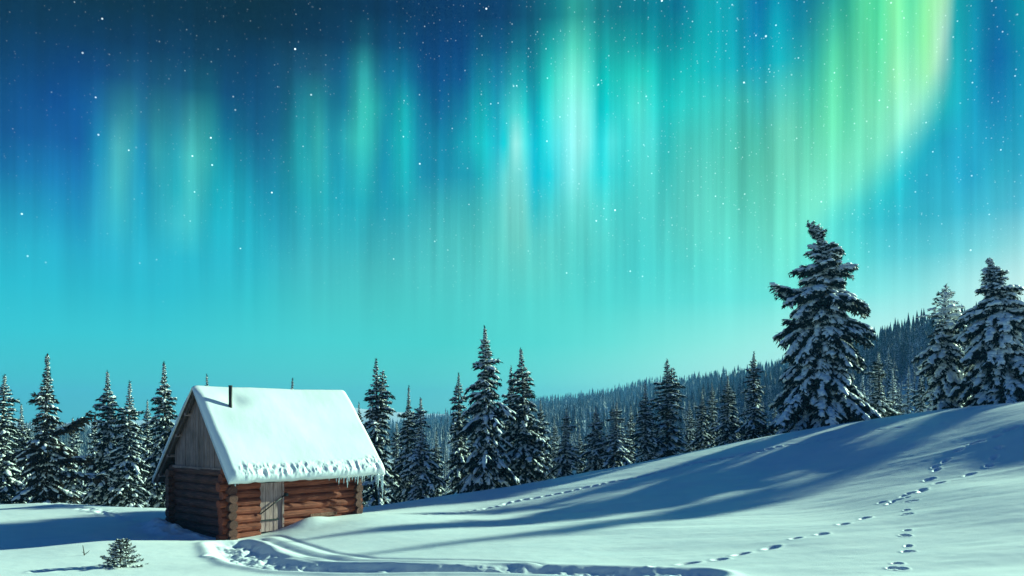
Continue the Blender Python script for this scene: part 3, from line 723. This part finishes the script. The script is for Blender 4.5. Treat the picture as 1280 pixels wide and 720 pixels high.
# ------------------------------------------------------------------ hut
def wood(name, c1, c2, c3, stretch, scale=5, bs=.5, coord='Object'):
    m_, nt, b = new_mat(name)
    n = noise_node(nt, scale, 6, coord, stretch, .65); n2 = noise_node(nt, 1.6, 3, coord)
    r = ramp_node(nt, n.outputs[0], [(0.28, c1), (0.5, c2), (0.72, c3)])
    mx = nt.nodes.new('ShaderNodeMix'); mx.data_type = 'RGBA'; mx.blend_type = 'MULTIPLY'; mx.inputs[0].default_value = .7
    r2 = ramp_node(nt, n2.outputs[0], [(0.35, (.55, .55, .55)), (0.6, (1, 1, 1))])
    nt.links.new(r.outputs[0], mx.inputs[6]); nt.links.new(r2.outputs[0], mx.inputs[7])
    nt.links.new(mx.outputs[2], b.inputs['Base Color']); b.inputs['Roughness'].default_value = .75; b.inputs['Specular IOR Level'].default_value = .25
    bump(nt, b, n.outputs[0], bs, .02); return m_
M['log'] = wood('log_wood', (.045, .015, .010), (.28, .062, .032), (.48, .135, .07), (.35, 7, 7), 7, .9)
M['log_shaded'] = wood('log_wood_shaded', (.03, .016, .014), (.13, .045, .033), (.26, .11, .08), (7, .35, 7), 7, .9)  # darker copy of the log wood, shade of the gable side painted into its colour
M['grey'] = wood('weathered_boards', (.10, .065, .06), (.30, .19, .17), (.46, .32, .29), (9, 9, .6), 4)
M['door'] = wood('door_boards', (.22, .13, .12), (.50, .31, .28), (.66, .45, .41), (9, 9, .6), 4)
M['roofwood'] = wood('roof_boards', (.035, .022, .018), (.09, .055, .045), (.15, .10, .08), (3, 3, 3), 4)
M['end'] = wood('log_ends', (.07, .03, .02), (.24, .10, .065), (.40, .20, .14), (4, 4, 4), 6)
mi, nt, b = new_mat('black_iron'); b.inputs['Base Color'].default_value = (.012, .012, .014, 1); b.inputs['Roughness'].default_value = .6; M['iron'] = mi
n_ = noise_node(nt, 30, 3); bump(nt, b, n_.outputs[0], .3, .005)
mi, nt, b = new_mat('icicle_ice'); b.inputs['Base Color'].default_value = (.85, .95, 1, 1); b.inputs['Roughness'].default_value = .12; b.inputs['Transmission Weight'].default_value = .55; b.inputs['IOR'].default_value = 1.31; M['ice'] = mi

hut = bpy.data.objects.new('log_hut', None); COL.objects.link(hut)
hut.location = (HC[0], HC[1], ZB); hut.rotation_euler = (0, 0, pi / 2 - TH)
tag(hut, 'small red brown log hut with a thick snow covered gable roof', 'hut')
WH = ZT - ZB
# local axes: x along the long side (door wall at y=0), y towards the back, z up
NLOG = 8; DL = WH / NLOG
rl = random.Random(8)
def logmesh(p0, p1, r, seed, n=12):
    mb = MB(); rs = random.Random(seed); p0, p1 = np.array(p0, float), np.array(p1, float)
    K_ = 9; pts = [p0 + (p1 - p0) * k / (K_ - 1) + np.array([0, 0, rs.uniform(-.008, .008)]) for k in range(K_)]
    mb.tube(pts, [r * rs.uniform(.95, 1.06) for _ in range(K_)], n); return mb
def wall(name, mk, segs, mat):
    mb = MB()
    for i, (p0, p1, r) in enumerate(segs):
        l_ = logmesh(p0, p1, r, hash((name, mk, i)) & 0xffff if False else i * 7 + mk)
        for v in l_.v: pass
        V = np.concatenate(l_.v); f4 = np.concatenate(l_.f[4]); f3 = np.concatenate(l_.f[3])
        mb.add2(V, f4, f3)
    o = obj(name, mb.mesh(name, mat, False), hut); return o
def door_a(px):
    t = (px - CX) / F; return (t * HC[1] - HC[0]) / (HA[0] - t * HA[1])
da0, da1 = door_a(324.5), door_a(350)
ST = .30
segs = []
for i in range(NLOG):
    z = (i + .5) * DL; r = DL * .54 * rl.uniform(.94, 1.08)
    s0 = -ST * rl.uniform(.75, 1.1)
    e1 = HL + ST * rl.uniform(.5, .8)
    segs.append(((s0, 0, z), (da0 - .03, 0, z), r)); segs.append(((da1 + .03, 0, z), (e1, 0, z), r))
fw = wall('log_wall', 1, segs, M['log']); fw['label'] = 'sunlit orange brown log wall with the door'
segs = []
for i in range(NLOG + 1):
    z = i * DL + .02; r = DL * .54 * rl.uniform(.94, 1.08)
    if i == 0: z = .06
    segs.append(((0, -ST * rl.uniform(.7, 1.05), z), (0, HWD + ST * rl.uniform(.7, 1.1), z), r))
gw = wall('log_wall', 2, segs, M['log_shaded']); gw['label'] = 'shaded dark log wall under the gable'
wall('log_wall', 3, [((-ST, HWD, (i + .5) * DL), (HL + ST, HWD, (i + .5) * DL), DL * .54) for i in range(NLOG)], M['log_shaded'])
wall('log_wall', 4, [((HL, -ST * rl.uniform(.6, 1), i * DL + .05), (HL, HWD + ST, i * DL + .05), DL * .54) for i in range(NLOG + 1)], M['log_shaded'])
# top plate log under the eave and small bracket at the right end
mb = MB(); V = logmesh((-.22, -.04, WH + .06), (HL + .62, -.04, WH + .06), .10, 44)
mb = V; obj('wall_plate', mb.mesh('wall_plate', M['log'], False), hut)
mb = MB(); mb.tube([(HL + .05, -.10, WH - .38), (HL + .30, -.14, WH - .12), (HL + .58, -.18, WH + .02)], [.06, .055, .05], 8); obj('eave_bracket', mb.mesh('eave_bracket', M['end'], False), hut)
# roof geometry (local)
RZ = 0.95 - ZB                 # ridge board height
m_r = HWD / 2; eF, zF = -.47, (-1.62 - ZB); eB, zB_ = HWD + 1.02, (-1.86 - ZB)
x0r, x1r = -.25, HL + .72
def roof_slab(y0, z0, y1, z1, th, mb, x0, x1):
    v = np.array([0, y1 - y0, z1 - z0]); ln = np.linalg.norm(v); n = np.array([0, -(z1 - z0), (y1 - y0)]) / ln
    if n[2] < 0: n = -n
    mb.box((x0, y0, z0), (x1 - x0, 0, 0), v, n * th)
rf = MB(); roof_slab(eF, zF, m_r, RZ, .05, rf, x0r, x1r); roof_slab(eB, zB_, m_r + .002, RZ, .05, rf, x0r, x1r)
roof = obj('roof', rf.mesh('roof', M['roofwood']), hut)
# gable triangle boards
gy0, gz0 = 0.0, WH + .10
tF = (RZ - zF) / (m_r - eF); tB = (RZ - zB_) / (eB - m_r)
def roof_under(y): return RZ - .02 - (m_r - y) * tF if y < m_r else RZ - .02 - (y - m_r) * tB
for gx, lab in ((-.03, 1), (HL + .03, 0)):
    mb = MB(); y = 0.02; rs = random.Random(4)
    while y < HWD - .02:
        w = rs.uniform(.075, .12); y1 = min(y + w, HWD - .02)
        d_ = rs.uniform(0, .02)
        a, b_ = roof_under(y + .004), roof_under(y1 - .004)
        xx0, xx1 = gx - .02 - d_, gx + .02
        V = [(xx0, y + .008, gz0), (xx0, y1 - .008, gz0), (xx0, y1 - .008, b_), (xx0, y + .008, a), (xx1, y + .005, gz0), (xx1, y1 - .005, gz0), (xx1, y1 - .005, b_), (xx1, y + .005, a)]
        if y < m_r < y1: V[2] = (xx0, y1 - .005, b_)
        mb.add(V, [(0, 3, 2, 1), (4, 5, 6, 7), (0, 4, 7, 3), (1, 2, 6, 5), (3, 7, 6, 2), (0, 1, 5, 4)])
        y = y1
    mb.box((gx + .022, .0, gz0), (.02, 0, 0), (0, HWD, 0), (0, 0, .01))
    # dark backing triangle
    V = [(gx + .03, 0.02, gz0), (gx + .03, HWD - .02, gz0), (gx + .03, m_r, RZ - .06)]
    mb.add2(V, [], [(0, 1, 2)])
    obj('gable_boards', mb.mesh('gable_boards', M['grey']), hut)
mb = MB(); mb.box((-.10, -.02, WH + .01), (.07, 0, 0), (0, HWD * .45, 0), (0, 0, .13)); mb.box((-.105, HWD * .45, WH + .005), (.07, 0, 0), (0, HWD * .57, 0), (0, 0, .13)); obj('gable_beam', mb.mesh('gable_beam', M['grey']), hut)
# rafters, lower purlins and barge boards seen under the overhang
for (ya, za, yb, zb) in ((eF, zF, m_r, RZ), (eB, zB_, m_r, RZ)):
    for xx in (x0r + .03, .06):
        mb = MB(); v = np.array([0, yb - ya, zb - za]); n = np.array([0, -v[2], v[1]]); n = n / np.linalg.norm(n); n = n if n[2] > 0 else -n
        mb.box(np.array([xx, ya, za]) + v * .01 - n * .11, (.06, 0, 0), v * .97, n * .105); obj('rafter', mb.mesh('rafter', M['roofwood']), hut)
for u in (.12, .34, .56, .78):
    mb = MB(); y = HWD + (1.0) * (1 - u) - 1.4 * u * 0 ; yy = eB + (m_r - eB) * u; zz = zB_ + (RZ - zB_) * u - .10
    mb.tube([(x0r + .02, yy, zz), (.2, yy, zz)], .05, 8); obj('purlin', mb.mesh('purlin', M['grey'], True), hut)
# roof snow
def roof_snow():
    na, ns = 210, 190
    X0, X1 = x0r - .05, x1r + .05
    sF = math.hypot(m_r - eF, RZ - zF); sB = math.hypot(eB - m_r, RZ - zB_)
    S = np.r_[np.linspace(-sF - .06, -sF * .7, 60)[:-1], np.linspace(-sF * .7, 0, 70)[:-1], np.linspace(0, sB + .05, 62)]
    A = np.r_[np.linspace(X0, X0 + .25, 16)[:-1], np.linspace(X0 + .25, X1 - .25, na)[:-1], np.linspace(X1 - .25, X1, 16)]
    SS, AA = np.meshgrid(S, A, indexing='ij')
    def prof(s):
        y = np.where(s < 0, m_r + s * (m_r - eF) / sF, m_r + s * (eB - m_r) / sB); z = np.where(s < 0, RZ + s * (RZ - zF) / sF, RZ - s * (RZ - zB_) / sB); return y, z
    y, z = prof(SS); z = z + .055
    nF = np.array([-(RZ - zF), (m_r - eF)]) / sF; nB = np.array([(RZ - zB_), (eB - m_r)]) / sB
    w = sstep((SS + .35) / .7); n = nF[None, None] * (1 - w[..., None]) + nB[None, None] * w[..., None]; n /= np.linalg.norm(n, axis=-1)[..., None]
    # thickness
    d_edge = np.minimum(AA - X0, X1 - AA); d_e2 = np.minimum(SS + sF + .06, sB + .05 - SS)
    edge = np.clip(1 - (1 - np.clip(d_edge / .22, 0, 1)) ** 2, 0, 1) ** .5 * np.clip(1 - (1 - np.clip(d_e2 / .15, 0, 1)) ** 2, 0, 1) ** .5
    T = .20 + .07 * fbm(AA / 1.7, SS / 1.3, 1, 2) - .09 * np.exp(-(SS / .34) ** 2)
    low = sstep((-SS - sF * .85 + .20 * fbm(AA / .5, AA * 0 + 3, 0, 3)) / .28) * sstep((AA - X0) / .6)
    cl = 1 - 1.5 * np.abs(fbm(AA / .15, SS / .2, 2, 1)) - .5 * np.abs(fbm(AA / .07, SS / .08, 4, 2))
    T = T - .07 * np.exp(-(((AA - .75) / .35) ** 2 + ((SS + .55) / .30) ** 2))
    T = T + low * (cl * .075 - .03)
    T = T + .004 * fbm(AA / .25, SS / .4, 3, 3) 
    # hollow downhill of the pipe
    T = T * edge
    yy = y + n[..., 0] * T; zz = z + n[..., 1] * T - .03 * (1 - edge)
    # let the front edge sag a little and wave
    sag = sstep((-SS - sF + .25) / .25)
    zz = zz - .05 * np.sin((AA - X0) / (X1 - X0) * pi) * np.exp(-(SS / .8) ** 2) - sag * (.02 + .05 * (fbm(AA / .5, AA * 0, 8, 3) + .3)); yy = yy - sag * .03
    V = np.stack([AA, yy, zz], -1).reshape(-1, 3); n0, n1 = AA.shape
    i = np.arange(n0 - 1)[:, None] * n1 + np.arange(n1 - 1)[None]
    Q = np.stack([i, i + 1, i + 1 + n1, i + n1], -1).reshape(-1, 4)
    # underside (so the slab is closed)
    yb, zb = prof(SS); Vb = np.stack([AA, yb, zb + .052], -1).reshape(-1, 3); nV = len(V)
    Qb = (Q + nV)[:, ::-1]
    rim = []
    def strip(ids):
        for p, q_ in zip(ids[:-1], ids[1:]): rim.append((p, p + nV, q_ + nV, q_))
    idx = np.arange(nV).reshape(n0, n1); strip(idx[0, :]); strip(idx[:, -1]); strip(idx[-1, ::-1]); strip(idx[::-1, 0])
    o = obj('roof_snow', np_mesh('roof_snow', np.r_[V, Vb], [Q, Qb, np.array(rim)], M['roof_snow'], True), hut)
roof_snow()
# stove pipe: where the sight line meets the front roof plane
def to_world(l): return HC + l[0] * HA + l[1] * HB + np.array([0, 0, ZB + l[2]])
def pipe():
    best = None
    for a in np.linspace(0, 3, 301):
        for yl in np.linspace(.3, 1.45, 116):
            z = RZ - (m_r - yl) * tF + .2; w = to_world((a, yl, z)); p = (CX + F * w[0] / w[1], HY - F * w[2] / w[1])
            e = (p[0] - 288) ** 2 + (p[1] - 513) ** 2
            if best is None or e < best[0]: best = (e, a, yl, z, w[1])
    _, a, yl, z, D = best; hgt = 31 / F * D
    mb = MB(); mb.tube([(a, yl, z - .45), (a, yl, z + hgt)], .052, 14); mb.tube([(a, yl, z + hgt - .02), (a, yl, z + hgt + .012)], .06, 14)
    obj('stove_pipe', mb.mesh('stove_pipe', M['iron'], True), hut)
pipe()
# door
dz0, dz1 = .18, WH + .02
dw = da1 - da0
dr = MB(); nb_ = 5
for i in range(nb_):
    w = dw / nb_; dr.box((da0 + i * w + .004, -.085 - .006 * (i % 2), dz0), (w - .008, 0, 0), (0, .04, 0), (0, 0, dz1 - dz0 - .27))
door = obj('door', dr.mesh('door', M['door']), hut); door['label'] = 'weathered grey plank door'
for zz in (dz0 + .30, dz1 - .33):
    mb = MB(); mb.box((da0 - .02, -.112, zz), (dw * .88, 0, 0), (0, .018, 0), (0, 0, .045)); obj('strap', mb.mesh('strap', M['iron']), door)
mb = MB(); a = np.array([da0 - .06, -.15, dz0 + .52]); b_ = np.array([da1 + .10, -.15, dz0 + 1.03]); mb.tube([a, b_], .019, 8); obj('diagonal_bar', mb.mesh('diagonal_bar', M['iron'], True), door)
mb = MB(); mb.box((da1 + .075, -.20, dz0 + .98), (.08, 0, 0), (0, .13, 0), (0, 0, .08)); obj('bar_catch', mb.mesh('bar_catch', M['iron']), door)
mb = MB(); mb.box((da0, -.10, dz1 - .262), (dw, 0, 0), (0, .05, 0), (0, 0, .262)); obj('door_header', mb.mesh('door_header', M['end']), hut)
mb = MB(); mb.box((da0 - .035, -.09, .0), (.032, 0, 0), (0, .12, 0), (0, 0, dz1)); mb.box((da1 + .003, -.125, .0), (.055, 0, 0), (0, .15, 0), (0, 0, dz1)); obj('door_frame', mb.mesh('door_frame', M['door']), hut)
# patch boards on the right of the front wall
mb = MB(); mb.box((2.55, -.135, .44), (.95, 0, 0.02), (0, .03, 0), (0.0, 0, .12)); mb.box((1.75, -.14, .12), (1.9, 0, .10), (0, .03, 0), (.0, 0, .14)); obj('patch_board', mb.mesh('patch_board', M['end']), hut)
# corner base stones / sill log ends
mb = MB(); mb.box((-.30, -.20, -.16), (.75, 0, 0), (0, .3, 0), (0, 0, .15)); obj('sill_block', mb.mesh('sill_block', M['end']), hut)
# icicles
ic = random.Random(21)
spots = [(.10, .09), (.16, .16), (.24, .12), (.34, .06), (3.35, .22), (3.42, .30), (3.50, .16), (3.62, .30), (3.72, .42), (3.80, .24), (3.9, .20), (4.02, .28), (4.10, .36), (4.2, .16), (4.35, .22), (4.55, .18), (4.72, .14), (4.82, .42), (4.86, .55), (4.93, .2), (4.99, .25), (5.02, .55), (5.055, .9), (3.46, .1), (3.56, .12), (3.67, .14), (3.85, .1), (4.06, .18), (4.26, .3), (4.47, .12), (4.63, .3), (.48, .05), (.7, .06), (1.6, .07), (1.85, .1), (2.7, .12), (3.1, .16), (2.2, .09), (2.9, .1), (1.2, .06), (2.5, .13)]
for a, ln in spots:
    mb = MB(); x = x0r + a * (x1r - x0r) / 5.1 + 0; yb = eF - .055 + ic.uniform(-.02, .02); z = zF + .035
    k = [(x + ic.uniform(-.006, .006), yb, z - ln * t) for t in (0, .25, .5, .75, 1)]
    r0 = .018 + .017 * min(1, ln / .5); mb.tube(k, [r0 * 1.3, r0, r0 * .75, r0 * .5, .002], 7); obj('icicle', mb.mesh('icicle', M['ice'], True), hut)

# ------------------------------------------------------------------ foreground sapling and twig
sx, sy = ray_hit(150, 707)
def sapling():
    rs = np.random.RandomState(5); H = .56; tr = MB(); P_, D_, L_, W_, N_ = [], [], [], [], []; SC, SD, SS = [], [], []
    tr.tube([(0, 0, -.1), (.01, 0, .3), (.04, 0, H)], [.014, .01, .004], 6)
    for i in range(52):
        t = .03 + .94 * (i / 52); az = i * 2.4; L = (.52 * (1 - t) ** .9 + .04) * rs.uniform(.75, 1.2)
        base = np.array([.04 * t, 0, t * H]); d = np.array([sin(az), cos(az), 0]); el = np.interp(t, [0, 1], [6, 42])
        K_ = 5; pts = [base]
        for k in range(K_): pts.append(pts[-1] + L / K_ * (d * cos(radians(el)) + np.array([0, 0, sin(radians(el - 25 + k * 6))])))
        pts = np.array(pts); tr.tube(pts, np.linspace(.006, .002, K_ + 1), 4, cap=False)
        for j in range(int(6 + 26 * L)):
            u = rs.uniform(.1, 1); f_ = u * K_; k = min(int(f_), K_ - 1); p = pts[k] + (pts[k + 1] - pts[k]) * (f_ - k); ax = (pts[k + 1] - pts[k]); ax = ax / np.linalg.norm(ax)
            sd_ = np.array([d[1], -d[0], 0]) * rs.choice([-1, 1]); tl = rs.uniform(.05, .13) * (1.3 - u)
            td = ax * .8 + sd_ * .8 + rs.normal(size=3) * .2; td /= np.linalg.norm(td)
            for q_ in range(16):
                dd = td + rs.normal(size=3) * .35; dd /= np.linalg.norm(dd)
                P_.append(p + td * tl * rs.uniform(0, .8)); D_.append(dd); L_.append(rs.uniform(.03, .06)); W_.append(.0042); N_.append(np.cross(dd, rs.normal(size=3)))
            if rs.rand() < .60: SC.append(p + td * tl * .5 + [0, 0, .012]); SD.append(td); SS.append((tl * .5, .02, .012))
        if rs.rand() < .8: SC.append(pts[-2] + [0, 0, .012]); SD.append(ax); SS.append((.05, .022, .015))
    SC.append(np.array([.04, 0, H + .01])); SD.append(np.array([1., 0, 0])); SS.append((.03, .03, .022))
    kb = MB(); kb.add(*kites(np.array(P_), np.array(D_), np.array(L_), np.array(W_), np.array(N_)))
    sb = MB(); sb.add(*lumps(np.array(SC), np.array(SD), np.array(SS), 3))
    return tr.mesh('stem', M['bark'], True), kb.mesh('crown', M['needle']), sb.mesh('snow_load', M['tree_snow'], True)
e = bpy.data.objects.new('spruce_sapling', None); COL.objects.link(e); e.location = (sx, sy, gz(sx, sy) - .03)
for nm, me in zip(('stem', 'crown', 'snow_load'), sapling()): obj(nm, me, e)
tag(e, 'knee high spruce sapling dusted with snow in the foreground snow', 'sapling')
tx, ty = ray_hit(106, 693)
mb = MB(); mb.tube([(0, 0, -.08), (-.02, 0, .08), (-.05, .01, .22)], [.014, .011, .006], 6); mb.tube([(0, 0, .02), (.06, .02, .07), (.10, .02, .11)], [.009, .007, .003], 5); mb.tube([(-.01, 0, .05), (-.06, -.02, .08)], [.007, .003], 5)
t = obj('dead_twig', mb.mesh('dead_twig', M['bark'], True), None, (tx, ty, gz(tx, ty))); tag(t, 'broken dead twig poking out of the snow left of the sapling', 'twig')

# ------------------------------------------------------------------ haze
HZ = (1900, 1900, 76)
mb = MB(); mb.box((-HZ[0], -300, -75), (2 * HZ[0], 0, 0), (0, 2200, 0), (0, 0, 75 + HZ[2]))
mh = bpy.data.materials.new('haze'); mh.use_nodes = True; nt = mh.node_tree; nt.nodes.clear()
pv = nt.nodes.new('ShaderNodeVolumePrincipled'); pv.inputs['Color'].default_value = (.14, .46, .90, 1); pv.inputs['Density'].default_value = 0.00042
ou = nt.nodes.new('ShaderNodeOutputMaterial'); nt.links.new(pv.outputs[0], ou.inputs['Volume'])
hz = obj('haze', mb.mesh('haze', mh)); tag(hz, kind='stuff')
